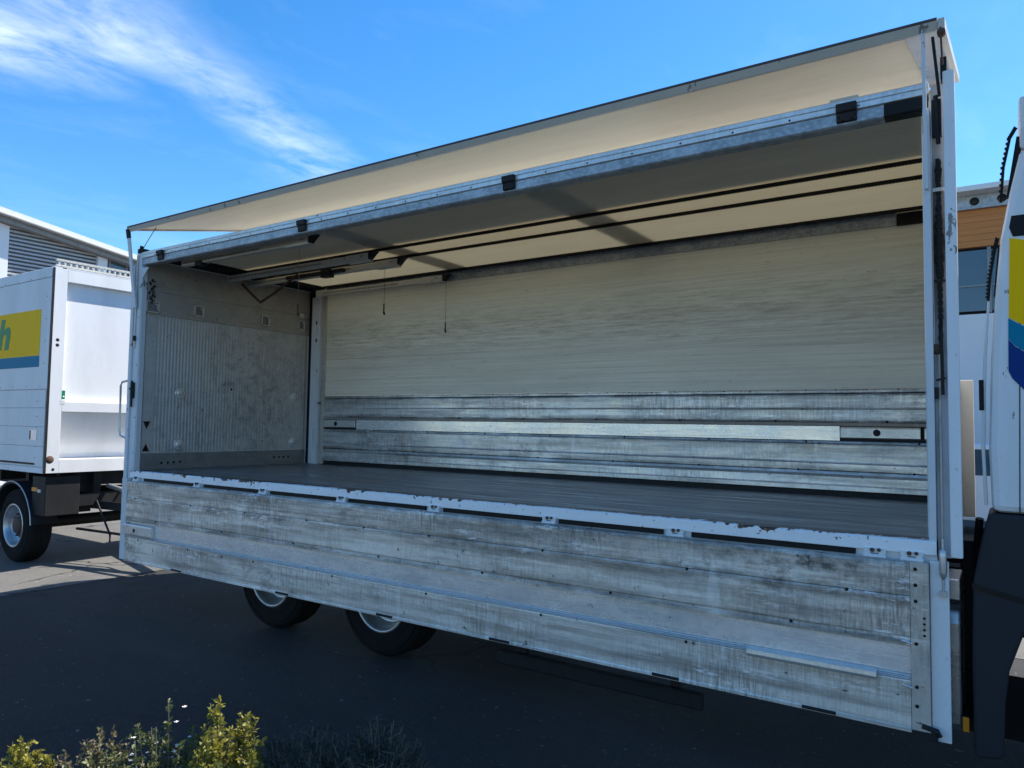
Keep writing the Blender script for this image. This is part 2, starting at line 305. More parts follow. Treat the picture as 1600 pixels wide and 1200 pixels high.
MB().tube([(.26,-.1225,-.645),(.26,-.124,-.645)], .022, 12).part('keyhole', 'black_bolt', lp)
MB().prism([(-.09,-.700),(-.135,-.712),(-.137,-.735),(-.13,-.752),(-.125,-.752),(-.128,-.735),(-.09,-.725)], 6.96, 7.65).part('step_ledge', 'aluminium_rail', flap)
bm_ = MB().lathe([(0,-.006),(.006,-.0055),(.009,-.003),(.010,0)], (0,0,0), 'y', 10).mesh('bolt', 'black_bolt')
for x in (.2, 1.258, 2.15, 3.036, 3.75, 4.468, 5.517, 6.578, 7.5): link('bolt', bm_, flap, loc=(x, -.089, -.3))
for x in (.623, 1.793, 2.864, 3.927, 4.992, 6.05, 7.202): link('bolt', bm_, flap, loc=(x, -.088, -.521))
for x in (.3, 1.243, 2.306, 3.386, 4.454, 5.512, 6.574): link('bolt', bm_, flap, loc=(x, -.092, -.749))
for z in (-.148, -.232, -.316, -.538, -.761, -.86): link('bolt', bm_, flap, loc=(7.838, -.097, z))
sb = MB().lathe([(0,-.004),(.006,-.003),(.007,0)], (0,0,0), 'y', 8).mesh('rivet', 'black_bolt')
for z in (-.40, -.43, -.46, -.49): link('rivet', sb, flap, loc=(7.877, -.097, z))
for x in (1.05, 2.736, 4.016, 5.16, 6.44, 7.35): B(x-.09, x+.09, -.0985, -.09, -.997, -.978).part('bottom_tab', 'dark_steel', flap)
MB().tube([(7.86,-.1,-.955),(7.93,-.105,-.965),(7.94,-.1,-.99)], .014, 8).box(7.86,7.93,-.1,-.06,-1.03,-.985).part('lower_catch', 'dark_steel', flap)
hk = MB().tube([(7.77,-.095,-.1),(7.80,-.105,-.103),(7.818,-.1,-.11)], .006, 6).mesh('hook', 'aluminium_rail')
for z in (-.43, -.66): link('hook', hk, flap, loc=(0, 0, z))
# far side: boards below, cream panel above
far = MB().box(.021, 7.88, 2.475, 2.50, -.2, .93).part('far_side', 'dark_steel', T, label='far side wall of cream panel over aluminium boards')
B(.021, 7.88, 2.462, 2.50, .947, 2.474).part('upper_panel', 'grp_side', far, label='cream stained fibreglass panel')
MB().prism([(2.474,.945),(2.452,.943),(2.446,.93),(2.446,.913),(2.452,.907),(2.474,.905)], .36, 7.88).part('panel_rail', 'aluminium_far', far)
MB().prism([(2.474,.902),(2.455,.900),(2.450,.885),(2.452,.78),(2.448,.77),(2.452,.76),(2.452,.665),(2.456,.648),(2.474,.646)], .36, 7.88).part('board', 'aluminium_far', far)
rb = MB()
for k in range(3): rb.prism([(2.474,.643-.009*k),(2.448,.642-.009*k),(2.446,.639-.009*k),(2.448,.636-.009*k),(2.474,.635-.009*k)], .36, 7.93)
rb.part('ribbed_rail', 'aluminium_rail', far)
B(1.0, 7.03, 2.461, 2.474, .487, .613).part('smooth_strip', 'aluminium_smooth', far)
for x0, x1, hx in ((.375, .985, .62), (7.04, 7.66, 7.33), (7.69, 7.92, None)):
    l_ = MB().prism([(2.474,.612),(2.445,.608),(2.438,.595),(2.438,.515),(2.474,.505)], x0, min(x1, 7.87)).part('latch_plate', 'aluminium_rail', far, .002)
    if hx: MB().tube([(hx,2.438,.56),(hx,2.4345,.56)], .03, 14).part('keyhole', 'dark_steel', l_)
MB().prism([(2.474,.483),(2.452,.48),(2.448,.465),(2.452,.45),(2.452,.30),(2.448,.29),(2.452,.28),(2.452,.222),(2.474,.22)], .36, 7.88).part('board', 'aluminium_far', far)
MB().prism([(2.474,.216),(2.45,.214),(2.443,.19),(2.452,.165),(2.450,.10),(2.442,.085),(2.442,.05),(2.474,.045)], .36, 7.88).part('board', 'aluminium_far', far)
for i in range(8):
    link('bolt', bm_, far, loc=(.9+i*.93, 2.450, .657)); link('bolt', bm_, far, loc=(1.35+i*.9, 2.451, .472)); link('bolt', bm_, far, loc=(1.1+i*.93, 2.45, .219))
for i in range(30): link('rivet', sb, far, loc=(.5+i*.25, 2.449, .936))
B(.30, .365, 2.44, 2.475, .0, 2.36).part('panel_edge_trim', 'aluminium_trim', far, .003)
fp = MB().box(.12, .285, 2.40, 2.461, -.003, 2.34).part('far_post', 'white_post', far, .004)
B(.022, .115, 2.44, 2.461, .0, 2.472).part('seal_strip', 'black_rubber', far)
for z in (1.95, 1.7): B(.21, .235, 2.396, 2.402, z, z+.05).part('post_slot', 'dark_steel', fp)
MB().tube([(.21,2.395,-.0),(.21,2.385,.35),(.21,2.385,.48)], .016, 8).part('lock_rod', 'white_post', fp)
MB().tube([(.29,2.40,.84),(.34,2.41,.85)], .012, 6).part('latch_pin', 'rust_brown', fp)
# rear wall (with its ribbed lining)
rw = MB().box(-.06, .02, .036, 2.50, -.1, 2.474).part('rear_wall', 'white_gloss', T, label='rear wall with ribbed grey lining')
cor = []; y = .16; k = 0
while y < 2.36: cor.append((.024+(.0028 if k % 4 in (1, 2) else 0), y)); y += .0105; k += 1
MB().prism([(.021,2.36),(.021,.16)]+cor, .195, 1.795, 2).part('ribbed_lining', 'rear_panel', rw)
MB().box(.021, .034, .045, .158, .02, 1.795).part('lining_edge', 'rear_panel', rw, .002)
MB().box(.021, .034, 2.362, 2.40, .02, 1.95).part('lining_edge', 'aluminium_trim', rw, .002)
B(.021, .036, .045, 2.43, 1.80, 2.07).part('header_panel', 'rear_header', rw, .002); B(.021, .032, .045, 2.43, 2.075, 2.42).part('header_panel', 'rear_header', rw, .002)
B(.021, .045, .05, 2.40, -.0, .19).part('kick_plate', 'kick_plate', rw, .003)
for yy, zz in ((.497,.901),(2.197,.912),(.507,.288),(2.199,.298)):
    c_ = MB().lathe([(.066,.0),(.064,.008),(.056,.010),(.05,.006),(.04,.015),(.022,.021),(0,.023)], (.030,yy,zz), 'x', 20).part('buffer_cup', 'aluminium_rail', rw)
for yy, zz, ww in ((.11,1.89,.16),(.70,1.92,.13),(1.678,1.925,.13),(2.28,1.935,.11)):
    h = .065; B(.034, .0375, yy-ww/2+.012, yy+ww/2-.012, zz-h+.01, zz+h-.01).part('recess_back', 'kick_plate', rw); fr = MB()
    for (a0,a1,b0,b1) in ((-ww/2,ww/2,h-.01,h),(-ww/2,ww/2,-h,-h+.01),(-ww/2,-ww/2+.012,-h,h),(ww/2-.012,ww/2,-h,h)): fr.box(.034,.054,yy+a0,yy+a1,zz+b0,zz+b1)
    fr = fr.part('lashing_recess', 'aluminium_rail', rw); MB().tube([(.05,yy+ww*.1,zz+.035),(.062,yy+ww*.28,zz+.03),(.06,yy+ww*.34,zz-.03)], .009, 6).part('lashing_hook', 'aluminium_rail', fr)
for zz, s_ in ((.514,-1),(.258,1)):
    tp = B(.034, .038, .05, .145, zz-.065, zz+.065).part('warning_plate', 'aluminium_trim', rw)
    MB().prism([(.055,zz-.045*s_),(.14,zz-.045*s_),(.097,zz+.045*s_)], .0385, .041, 0).part('warning_triangle', 'black_bolt', tp)
hl = MB().lathe([(0,.004),(.014,.004),(.015,0)], (0,0,0), 'x', 10).mesh('drain_hole', 'dark_void')
for yy, zz in ((.292,.074),(.37,.076),(.447,.078),(.524,.081),(1.885,.095),(1.965,.096),(2.04,.097),(2.119,.097)): link('drain_hole', hl, rw, loc=(.0445, yy, zz))
link('drain_hole', hl, rw, loc=(.03, 1.2, .98))
B(.034, .04, .19, .2, .62, .86).part('scuff_bar', 'aluminium_trim', rw)
ch = MB(); random.seed(3)
for k in range(16): ch.lathe([(.012,-.006),(.018,0),(.012,.006)], (.055+random.uniform(-.01,.012), .09+.018*math.sin(k*1.9)+random.uniform(-.015,.015), 2.20-k*.017), random.choice('xyz'), 8)
ch.part('lock_chain', 'black_bolt', rw)
MB().lathe([(0,.03),(.045,.028),(.05,.0)], (.035,2.30,2.07), 'x', 16).part('cord_reel', 'aluminium_trim', rw)
# rear post, strut and grab handle
rp = MB().box(-.075, .035, -.035, .035, -.09, 2.50).part('rear_post', 'white_post', T, .004)
MB().box(.036, .05, -.028, .03, .0, 2.34).part('post_flange', 'white_post', rp, .002)
MB().box(-.135, -.078, -.055, .02, -.12, 2.36).part('post_cover', 'white_post', rp, .006)
MB().box(-.058, -.03, -.047, -.034, 1.4, 2.47).part('lift_track', 'aluminium_trim', rp)
MB().prism([(.036,2.32),(.17,2.32),(.036,2.19)], -.03, -.022, 1).part('gusset', 'white_post', rp)
MB().box(-.06, .03, -.04, .05, 2.503, 2.55).tube([(-.02,-.03,2.5),(.01,-.03,2.58)], .02, 8).part('post_head', 'dark_steel', rp)
MB().tube([(-.14,-.03,1.03),(-.25,-.05,1.01),(-.27,-.055,.97),(-.255,-.055,.45),(-.235,-.055,.39),(-.14,-.03,.36)], .0125, 8).part('grab_handle', 'rim_silver', rp)
lk = MB().box(-.05,.0,-.06,-.035,.82,1.0).tube([(-.02,-.06,1.02),(-.02,-.06,.72)], .012, 8).tube([(-.07,-.06,.93),(.02,-.06,.90)], .010, 6)
lk.part('latch', 'dark_steel', rp)
B(-.052, -.02, -.06, -.04, 1.48, 1.54).part('track_stop', 'dark_steel', rp)
for zz in (2.1, 1.75, 1.2, .6, .2): link('rivet', sb, rp, loc=(.02, -.036, zz))
# front post with the greasy lifting track
fpst = MB().box(7.938, 7.998, .02, .06, -.09, 2.50).part('front_post', 'greasy_track', T, label='front corner post with greasy black lifting chain')
MB().box(7.90, 7.935, -.035, .06, -.085, 2.36).part('post_edge', 'white_post', fpst, .003)
MB().box(8.0, 8.055, -.065, -.02, -.075, 2.535).part('corner_cover', 'white_paint', fpst, .006)
MB().box(7.955, 7.963, .005, .0195, -.06, 1.0).part('track_bead', 'aluminium_trim', fpst)
cn = MB()
for k in range(46):
    zz = 2.06-k*.019; q = .012 if k % 2 else .008
    cn.box(7.969-q, 7.969+q, .0, .018, zz-.011, zz+.011)
cn.part('lifting_chain', 'black_bolt', fpst, kind='stuff')
random.seed(11)
for z0, z1, w0 in ((1.93, 2.10, .018), (1.30, 1.88, .022), (.98, 1.24, .010)):
    lf_, rt_ = [], []; z = z0
    while z < z1:
        k = math.sin(math.pi*(z-z0)/(z1-z0))**.5
        lf_.append((7.967-w0*k*random.uniform(.5, 1.15)-.002, z)); rt_.append((7.967+w0*k*random.uniform(.5, 1.15)+.002, z)); z += .022
    MB().prism(rt_+lf_[::-1], .0165, .0196, 1).part('grease_smear', 'black_rubber', fpst)
random.seed(5)
B(7.942, 7.995, -.005, .03, 1.895, 1.915).part('track_clamp', 'aluminium_trim', fpst); B(7.942, 7.995, -.005, .03, 1.40, 1.408).part('track_clamp', 'dark_steel', fpst)
MB().box(7.945, 7.99, -.03, .019, 2.2, 2.40).tube([(7.965,-.03,2.42),(7.975,-.03,2.15)], .012, 8).part('chain_guide', 'dark_steel', fpst)
MB().lathe([(0,-.02),(.025,-.018),(.028,0),(.028,.03)], (7.945,-.0,1.03), 'y', 14).part('pulley', 'rust_brown', fpst)
MB().tube([(7.972,-.02,1.12),(7.975,-.02,.78)], .008, 8).tube([(7.945,-.02,.86),(7.99,-.02,.87)], .006, 6).box(7.93,7.955,-.03,.0,.76,.82).part('locking_rod', 'dark_steel', fpst)
MB().tube([(7.965,-.075,.02),(7.965,-.075,-.04)], .006, 6).lathe([(.006,-.03),(.016,-.045),(.018,-.07),(.018,-.15),(.016,-.17),(.006,-.19)], (7.965,-.075,.0), 'z', 10).tube([(7.965,-.075,-.18),(7.965,-.075,-.26)], .006, 6).box(7.95,7.98,-.09,-.05,-.28,-.25).part('turnbuckle', 'rim_silver', fpst)
MB().box(7.99, 8.02, -.05, .02, 2.50, 2.62).tube([(7.96,-.1,2.72),(7.985,-.06,2.40)], .008, 6).part('canopy_pivot', 'black_bolt', fpst)
# front bulkhead
MB().box(7.885, 7.94, .105, 2.50, -.1, 2.46).part('front_bulkhead', 'white_gloss', T)
B(7.93, 8.04, 2.40, 2.47, -.10, 1.0).part('bulkhead_plate', 'beige_plate', T, .006)
# roof
roof = MB().box(-.05, 7.94, .06, 2.505, 2.476, 2.497).part('roof', 'grp_roof', T, label='cream translucent fibreglass roof glowing with sunlight')
for x in (2.73, 5.16): B(x-.15, x+.15, .1, 2.44, 2.4975, 2.515).part('roof_shadow_bar', 'grp_roof', roof)  # unseen cross bars, added to cast the shadow stripes on the ceiling
B(.02, .36, .08, 2.42, 2.44, 2.472).part('rear_frame', 'dark_void', roof)
nr = MB().prism([(-.03,2.432),(-.042,2.436),(-.042,2.462),(-.034,2.466),(-.034,2.470),(-.042,2.474),(-.042,2.498),(-.03,2.508),(.058,2.508),(.058,2.432)], .04, 7.93).part('near_side_rail', 'aluminium_rail', roof)
MB().prism([(-.028,2.43),(-.036,2.425),(-.036,2.362),(-.028,2.352),(.05,2.350),(.05,2.358),(-.024,2.362),(-.024,2.43)], .06, 7.71).part('steel_angle', 'galvanised_steel', roof)
MB().prism([(-.028,2.43),(-.0365,2.428),(-.0365,2.362),(-.028,2.352),(.05,2.352),(.05,2.43)], 7.712, 7.925).part('angle_end_block', 'black_rubber', roof)
for i in range(22): link('rivet', sb, nr, loc=(.3+i*.345, -.042, 2.448))
for x in (.43, 2.80, 5.151, 7.518):
    b_ = MB().prism([(-.036,2.475),(-.070,2.475),(-.075,2.468),(-.070,2.428),(-.056,2.42),(-.052,2.372),(-.037,2.366)], x-.055, x+.055).part('stop_bracket', 'dark_steel', roof, .004)
    if x > 1:
        for dx, dz in ((-.04,.02),(-.02,.0),(.03,.005),(.045,.025)): link('rivet', sb, b_, loc=(x+dx, -.0535, 2.378+dz))
MB().prism([(2.46,2.475),(2.40,2.475),(2.40,2.468),(2.44,2.462),(2.44,2.352),(2.46,2.352)], .36, 7.5).part('far_angle', 'galvanised_steel', roof)
B(7.505, 7.93, 2.43, 2.46, 2.345, 2.45).part('angle_end_block', 'black_rubber', roof)
for y, zt in ((1.15, 2.47), (1.53, 2.47), (2.38, 2.47)):
    r_ = MB().prism([(y-.012,zt+.004),(y-.013,zt-.022),(y+.013,zt-.022),(y+.012,zt+.004)], .36, 7.93).part('ceiling_track', 'black_rubber', roof)
    c_ = MB()
    for k in range(300): c_.box(.5+k*.0245, .512+k*.0245, y-.0155, y+.008, zt-.026, zt-.0225)
    c_.part('track_teeth', 'black_bolt', r_, kind='stuff')
# load locking beams stowed under the ceiling
for (xa, xb, y, z, strap) in ((.50, 2.66, .20, 2.36, 0), (.10, 2.60, 1.07, 2.375, 1), (.06, 2.70, 1.42, 2.37, 0), (.37, 2.55, 2.385, 2.372, 0)):
    a_ = MB().prism([(y-.035,z-.03),(y-.035,z+.03),(y-.02,z+.04),(y+.02,z+.04),(y+.035,z+.03),(y+.035,z-.03)], xa, xb-.36).part('stowed_beam', 'cream_bar', roof)
    h_ = MB(); k = 0
    while xa+.04+k*.028 < xb-.75: h_.box(xa+.03+k*.028, xa+.04+k*.028, y-.0365, y-.0345, z-.012, z+.012); k += 1
    h_.part('beam_holes', 'dark_steel', a_, kind='stuff')
    MB().box(xb-.355, xb-.02, y-.042, y+.042, z-.045, z+.04).part('beam_head', 'cream_bar', a_, .005)
    MB().prism([(xb-.02,z-.03),(xb+.05,z+.03),(xb+.08,z+.045),(xb-.02,z+.045)], y-.035, y+.035, 1).part('beam_clamp', 'dark_steel', a_)
    if y < .5: B(xa+.28, xa+.40, y-.05, y+.04, z-.055, z-.01).part('beam_bracket', 'dark_steel', a_)
    for dx in (-.09, -.12): link('rivet', sb, a_, loc=(xb+dx, y-.043, z+.01))
cl_ = MB().box(.9, 1.9, 1.30, 1.345, 2.33, 2.37).box(1.55, 1.7, 1.28, 1.36, 2.29, 2.38); cl_.part('beam_carriage', 'dark_steel', roof)
MB().tube([(.173,1.2,2.33),(.38,1.2,2.18),(.56,1.2,2.062)], .016, 6).tube([(.56,1.2,2.062),(.8,1.2,2.15),(1.24,1.2,2.34)], .016, 6).part('pull_strap', 'red_strap', roof)
for x, y, za, zb, mt in ((2.46,1.42,2.34,1.83,'black_bolt'), (2.57,2.38,2.34,1.73,'dark_steel'), (2.235,.40,2.43,1.70,'twig_grey')):
    c_ = MB().tube([(x,y,za),(x+.003,y,(za+zb)/2),(x,y,zb)], .002, 5).part('pull_cord', mt, roof)
    MB().tube([(x,y,zb+.09),(x,y,zb)], .008, 6).tube([(x,y,zb),(x+.01,y,zb-.03)], .012, 6).part('cord_toggle', 'red_strap' if y < 1 else 'black_bolt', c_)
# raised upper side panel lying above the roof
YO, ZO, YI, ZI = -.15, 2.755, 1.49, 3.122
dy, dz = YI-YO, ZI-ZO; ln = math.hypot(dy, dz); ty, tz = dy/ln, dz/ln; ny, nz = -tz, ty
def cp(t, h): return (YO+ty*t+ny*h, ZO+tz*t+nz*h)
aw = MB().prism([cp(.05,0), cp(ln-.03,0), cp(ln-.03,.022), cp(.05,.022)], -.03, 7.82).part('raised_side_panel', 'grp_awning', T, label='cream upper side panel raised above the roof')
MB().prism([cp(.006,-.022), cp(.05,-.02), cp(.055,-.001), cp(.055,.03), cp(0,.034), cp(-.012,.02)], -.08, 7.985).part('outer_edge_rail', 'cream_bar', aw)
MB().prism([cp(-.011,.0225), cp(-.012,.029), cp(-.002,.0405), cp(.03,.0405), cp(.03,.0345), cp(0,.0345)], -.08, 7.985).part('edge_seal', 'hub_rust', aw)
MB().prism([cp(ln-.028,-.02), cp(ln,-.02), cp(ln,.03), cp(ln-.028,.03)], -.08, 7.985).part('inner_edge_rail', 'aluminium_trim', aw)
MB().prism([cp(.056,-.004), cp(ln-.03,-.004), cp(ln-.03,.03), cp(.056,.03)], 7.822, 7.985).part('end_sheet', 'silver_tank', aw)
MB().prism([cp(.056,-.014), cp(ln-.03,-.014), cp(ln-.03,.026), cp(.056,.026)], -.08, -.032).part('end_rail', 'aluminium_trim', aw)
MB().prism([cp(0,-.022), cp(ln,-.022), cp(ln,.032), cp(0,.032)], 7.987, 8.02).part('end_cap', 'cream_bar', aw)
B(7.40, 7.56, .10, .2, 2.515, 2.58).part('panel_rest', 'cream_bar', roof, .004)
MB().obox((-.085,-.145,2.75), (-.02,-.062,1.86), .05, .018).part('support_arm', 'white_post', aw)
MB().obox((-.087,-.15,2.765), (-.078,-.138,2.66), .056, .024).part('arm_sleeve', 'black_rubber', aw)
MB().tube([(.40,-.09,2.735),(.2,-.06,2.63),(.02,-.03,2.53)], .004, 5).part('stay_wire', 'dark_steel', aw)
MB().obox((7.918,-.15,2.75), (7.918,-.058,1.9), .018, .03).part('support_arm', 'white_post', aw)
MB().tube([(8.0,-.155,2.74),(8.005,-.11,2.55)], .005, 6).lathe([(0,-.02),(.02,-.018),(.02,.02),(0,.02)], (8.005,-.17,2.70), 'y', 10).part('corner_catch', 'rust_brown', aw)
# chassis and running gear
chs = MB()
for y in (.80, 1.62): chs.prism([(y-.04,-.62),(y+.04,-.62),(y+.04,-.34),(y-.04,-.34)], -.3, 10.3)
for x in (.1, 1.0, 1.9, 3.05, 4.2, 5.4, 6.6, 7.8, 9.2): chs.box(x-.05, x+.05, .79, 1.63, -.56, -.40)
for x in [i*.5+.2 for i in range(16)]: chs.box(x-.03, x+.03, .06, 2.42, -.24, -.07)
chs.box(0.02, 8.0, .70, .86, -.34, -.24).box(0.02, 8.0, 1.56, 1.72, -.34, -.24)
chs = chs.part('chassis', 'dark_steel', T)
sg = MB()
for z0, z1 in ((-1.235,-1.13),(-1.06,-.95)): sg.prism([(.13,z0),(.12,z0+.01),(.12,z1-.01),(.13,z1),(.16,z1),(.16,z0)], 4.99, 6.60)
for x in (5.2, 6.4): sg.box(x-.03, x+.03, .16, .2, -1.23, -.24)
sg.part('side_guard', 'dark_steel', chs)
MB().box(5.05, 6.5, .28, .75, -1.05, -.36).part('battery_box', 'dark_steel', chs, .02)
MB().prism([(.12,-.98),(.14,-1.02),(.2,-1.04),(.66,-1.04),(.70,-1.0),(.70,-.42),(.66,-.36),(.2,-.36),(.13,-.39),(.11,-.45)], 6.95, 8.03).part('fuel_tank', 'silver_tank', chs, .01)
MB().box(7.96, 8.03, .14, .5, -.33, -.22).part('tank_step', 'silver_tank', chs, .005)
rfl = B(8.034, 8.064, .05, .065, -.99, -.915).part('side_reflector', 'orange_reflector', chs, .003); MB().box(8.038,8.06,.066,.4,-.97,-.93).part('reflector_bracket', 'dark_steel', chs)
def wheel_meshes():
    ty = MB().lathe([(.29,.0),(.30,-.006),(.33,-.002),(.40,.0),(.45,.006),(.485,.02),(.50,.05),(.502,.09),(.494,.095),(.494,.103),(.502,.108),(.502,.15),(.494,.155),(.494,.163),(.502,.168),(.502,.22),(.497,.26),(.48,.285),(.42,.30),(.29,.29)], (0,0,0), 'y', 48)
    for r0 in (.35, .43): ty.lathe([(r0,-.003),(r0+.004,-.007),(r0+.012,-.003)], (0,0,0), 'y', 48)
    rm = MB().lathe([(.300,-.004),(.292,-.012),(.278,-.008),(.268,.012),(.262,.06),(.24,.115),(.21,.125),(.19,.105),(.165,.095),(.13,.095),(.11,.09)], (0,0,0), 'y', 40)
    hb = MB().lathe([(.125,.094),(.12,.05),(.105,.03),(.085,.02),(.05,.012),(0,.01)], (0,0,0), 'y', 24)
    for k in range(10):
        t = k*math.pi/5; hb.tube([(.15*math.cos(t),.09,.15*math.sin(t)),(.15*math.cos(t),.055,.15*math.sin(t))], .017, 6)
    return ty.mesh('tyre','tyre_rubber'), rm.mesh('rim','rim_silver'), hb.mesh('hub','hub_rust')
WM = wheel_meshes()
def wheel(parent, x, y, flip=False):
    t_ = link('wheel', WM[0], parent, loc=(x, y, -ZF+.502)); 
    for nm, me in (('rim', WM[1]), ('hub', WM[2])):
        o = link(nm, me, t_, loc=(x, y, -ZF+.502))
    if flip: t_.rotation_euler = (0, 0, math.pi)
for x in (2.33, 3.78, 8.95): wheel(T, x, .10); wheel(T, x, 2.38, True)
for x in (2.33, 3.78): MB().tube([(x,.45,-.9),(x,2.0,-.9)], .09, 10).lathe([(0,-.2),(.2,-.12),(.2,.12),(0,.2)], (x,1.23,-.9), 'y', 14).part('axle', 'dark_steel', chs)
for x in (2.33, 3.78):
    MB().prism([(x+.60*math.cos(t), -.9+.60*math.sin(t)) for t in [R_(a) for a in range(25, 156, 10)]]+[(x+.58*math.cos(t), -.9+.58*math.sin(t)) for t in [R_(a) for a in range(155, 24, -10)]], .12, .5, 1).part('mudguard', 'fender_plastic', T)
MB().box(7.98, 8.34, .46, .50, -1.12, -.78).part('mud_flap', 'black_rubber', T)
MB().box(8.02, 8.24, .52, .78, -.62, -.05).tube([(8.1,.5,-.7),(8.1,2.0,-.7)], .14, 14).part('air_tank', 'dark_steel', T, .01)
# cab, only its rear edge stands in the picture
prof = [(8.184,.172),(8.176,.50),(8.193,.97),(8.218,1.30),(8.246,1.60),(8.29,1.84),(8.335,2.04),(8.36,2.06),(8.9,2.12),(9.4,2.0),(9.8,1.55),(10.15,.85),(10.3,.5),(10.32,-.2),(9.6,-.2),(9.5,.0),(9.3,.12),(8.6,.165)]
cab = MB().prism(prof, .0, 2.46, 1).part('cab', 'white_paint', T, .035, label='white cab with yellow and blue stripes')
MB().box(8.338, 9.0, .02, 2.44, 2.065, 2.35).part('roof_deflector', 'white_gloss', cab, .02)
MB().prism([(9.05,1.05),(9.72,1.02),(9.60,1.6),(9.35,1.78),(9.05,1.78)], -.004, .03, 1).part('side_window', 'window_glass', cab)
MB().prism([(9.0,.2),(9.008,.2),(9.008,1.9),(9.0,1.9)], -.003, .03, 1).part('door_seam', 'dark_steel', cab)
MB().prism([(8.30,.17),(8.305,.17),(8.33,1.58),(8.325,1.58)], -.002, .01, 1).part('panel_gap', 'dark_steel', cab)
MB().box(9.10, 9.26, -.03, .0, .72, .76).part('door_handle', 'black_rubber', cab)
for nm, mt, pl in (('black_band','black_rubber',[(8.295,1.71),(8.98,1.71),(8.98,1.60),(8.30,1.60),(8.284,1.65)]), ('yellow_stripe','yellow_decal',[(8.285,1.595),(8.98,1.40),(8.98,.72),(8.30,1.16),(8.274,1.18)]),
                   ('blue_stripe','blue_decal',[(8.272,1.176),(8.298,1.156),(8.98,.716),(8.98,.52),(8.30,1.03),(8.27,1.07)]), ('navy_stripe','navy_decal',[(8.27,1.066),(8.30,1.026),(8.98,.516),(8.98,.36),(8.335,.80),(8.285,.86),(8.268,.90)])):
    MB().prism(pl, -.0035, .004, 1).part(nm, mt, cab)
# flange and seals on the cab's rear edge
MB().prism([(8.150,.20),(8.142,.50),(8.158,.97),(8.182,1.28),(8.192,1.28),(8.172,.97),(8.158,.5),(8.166,.20)], .05, .12, 1).part('deflector_flange', 'white_gloss', cab, .003)
MB().box(8.136, 8.158, .04, .13, .70, .86).part('flange_gasket', 'black_rubber', cab)
for pa in ([(8.325,-.01,2.17),(8.295,.0,2.12),(8.265,.03,1.98),(8.25,.05,1.80)], [(8.235,.0,1.60),(8.215,.02,1.52),(8.195,.04,1.40),(8.185,.05,1.28)]):
    s1 = MB().tube(pa, .007, 6)
    for a0, a1 in zip(pa[:-1], pa[1:]):
        for k in range(6):
            q = Vector(a0).lerp(Vector(a1), k/6); s1.box(q.x-.013, q.x-.004, q.y-.008, q.y+.008, q.z-.005, q.z+.005)
    s1.part('ribbed_hose', 'black_rubber', cab)
    MB().obox((pa[0][0]+.015, .06, pa[0][2]-.03), (pa[-1][0]+.04, .06, pa[-1][2]+.02), .03, .028).part('edge_seal', 'black_rubber', cab)
fe = [(8.17,.165),(8.12,-.05),(8.093,-.20),(8.083,-.6),(8.085,-1.08),(8.10,-1.1),(8.205,-1.08),(8.215,-1.05),(8.225,-.8),(8.245,-.63),(8.31,-.43),(8.45,-.28),(8.7,-.2),(8.95,-.18),(9.2,-.2),(9.45,-.3),(9.55,-.21),(9.3,.11),(8.6,.16)]
MB().prism(fe, .01, .40, 1).part('wheel_arch', 'fender_plastic', cab, .015)
MB().prism([(8.09,-.235),(8.40,-.30),(8.40,-.275),(8.09,-.205)], .004, .05, 1).part('arch_seam', 'black_bolt', cab)
MB().tube([(8.12,.35,.1),(8.1,.4,-.1),(8.12,.45,-.3),(8.2,.5,-.4)], .02, 8).tube([(8.15,.30,.05),(8.11,.34,-.15),(8.13,.4,-.35)], .013, 6).part('air_hose', 'black_rubber', cab)

# ------------------------------------------------------------------ the trailer
TR = thing('trailer', (-5.5, 1.25, 0), 'white box trailer with yellow and blue stripe and green letter on its side', 'trailer')
FX = -2.20
tb = MB().box(FX-7.2, FX-.36, .03, 2.47, -.13, 2.58).part('body', 'white_paint', TR)
B(FX-7.2, FX-.005, .0, .028, .965, 2.45).part('side_panel', 'white_gloss', tb)
zz = -.07
for k, h in enumerate((.27, .26, .25, .24)):
    B(FX-7.2, FX-.03, .0, .028, zz+.004, zz+h).part('side_board', 'white_gloss', tb, .002); zz += h
B(FX-7.2, FX-.005, -.006, .028, 2.455, 2.585).part('roof_rail', 'white_paint', tb, .004); B(FX-7.2, FX-.005, -.006, .028, -.15, -.074).part('lower_rail', 'white_paint', tb, .004)
B(FX-7.0, FX-.25, -.008, .0, -.045, -.02).part('hinge_slot', 'dark_steel', tb)
lk_ = B(FX-.42, FX-.22, -.006, .001, .28, .42).part('side_lock', 'aluminium_rail', tb); B(FX-.42, FX-.39, -.008, -.006, .29, .41).part('lock_lever', 'black_bolt', lk_)
yd = B(FX-4.6, FX-.265, -.003, .0, 1.415, 2.04).part('yellow_stripe', 'yellow_decal', tb); B(FX-4.6, FX-.265, -.003, .0, 1.262, 1.412).part('blue_stripe', 'blue_decal', tb)
for i in range(10):
    for z in (2.47, 1.0): link('rivet', sb, tb, loc=(FX-.2-i*.4, -.007 if z > 2 else -.001, z))
for z in (2.2, 1.9, 1.6, 1.3): link('rivet', sb, tb, loc=(FX-.12, -.001, z))
for z in (.8, .6, .45, .2, .05): link('rivet', sb, tb, loc=(FX-.25, -.001, z))
# green italic letter h
def hx(px_, pz): return (-3.74+px_+.22*(pz-1.53), pz)
L_ = [hx(*p) for p in ((-.02,1.53),(.105,1.53),(.105,1.70),(.125,1.745),(.16,1.76),(.195,1.745),(.205,1.71),(.205,1.53),(.335,1.53),(.335,1.74),(.315,1.81),(.265,1.85),(.205,1.855),(.15,1.835),(.105,1.80),(.105,1.97),(-.02,1.97))]
MB().prism(L_, -.006, -.003, 1).part('letter_h', 'green_decal', tb)
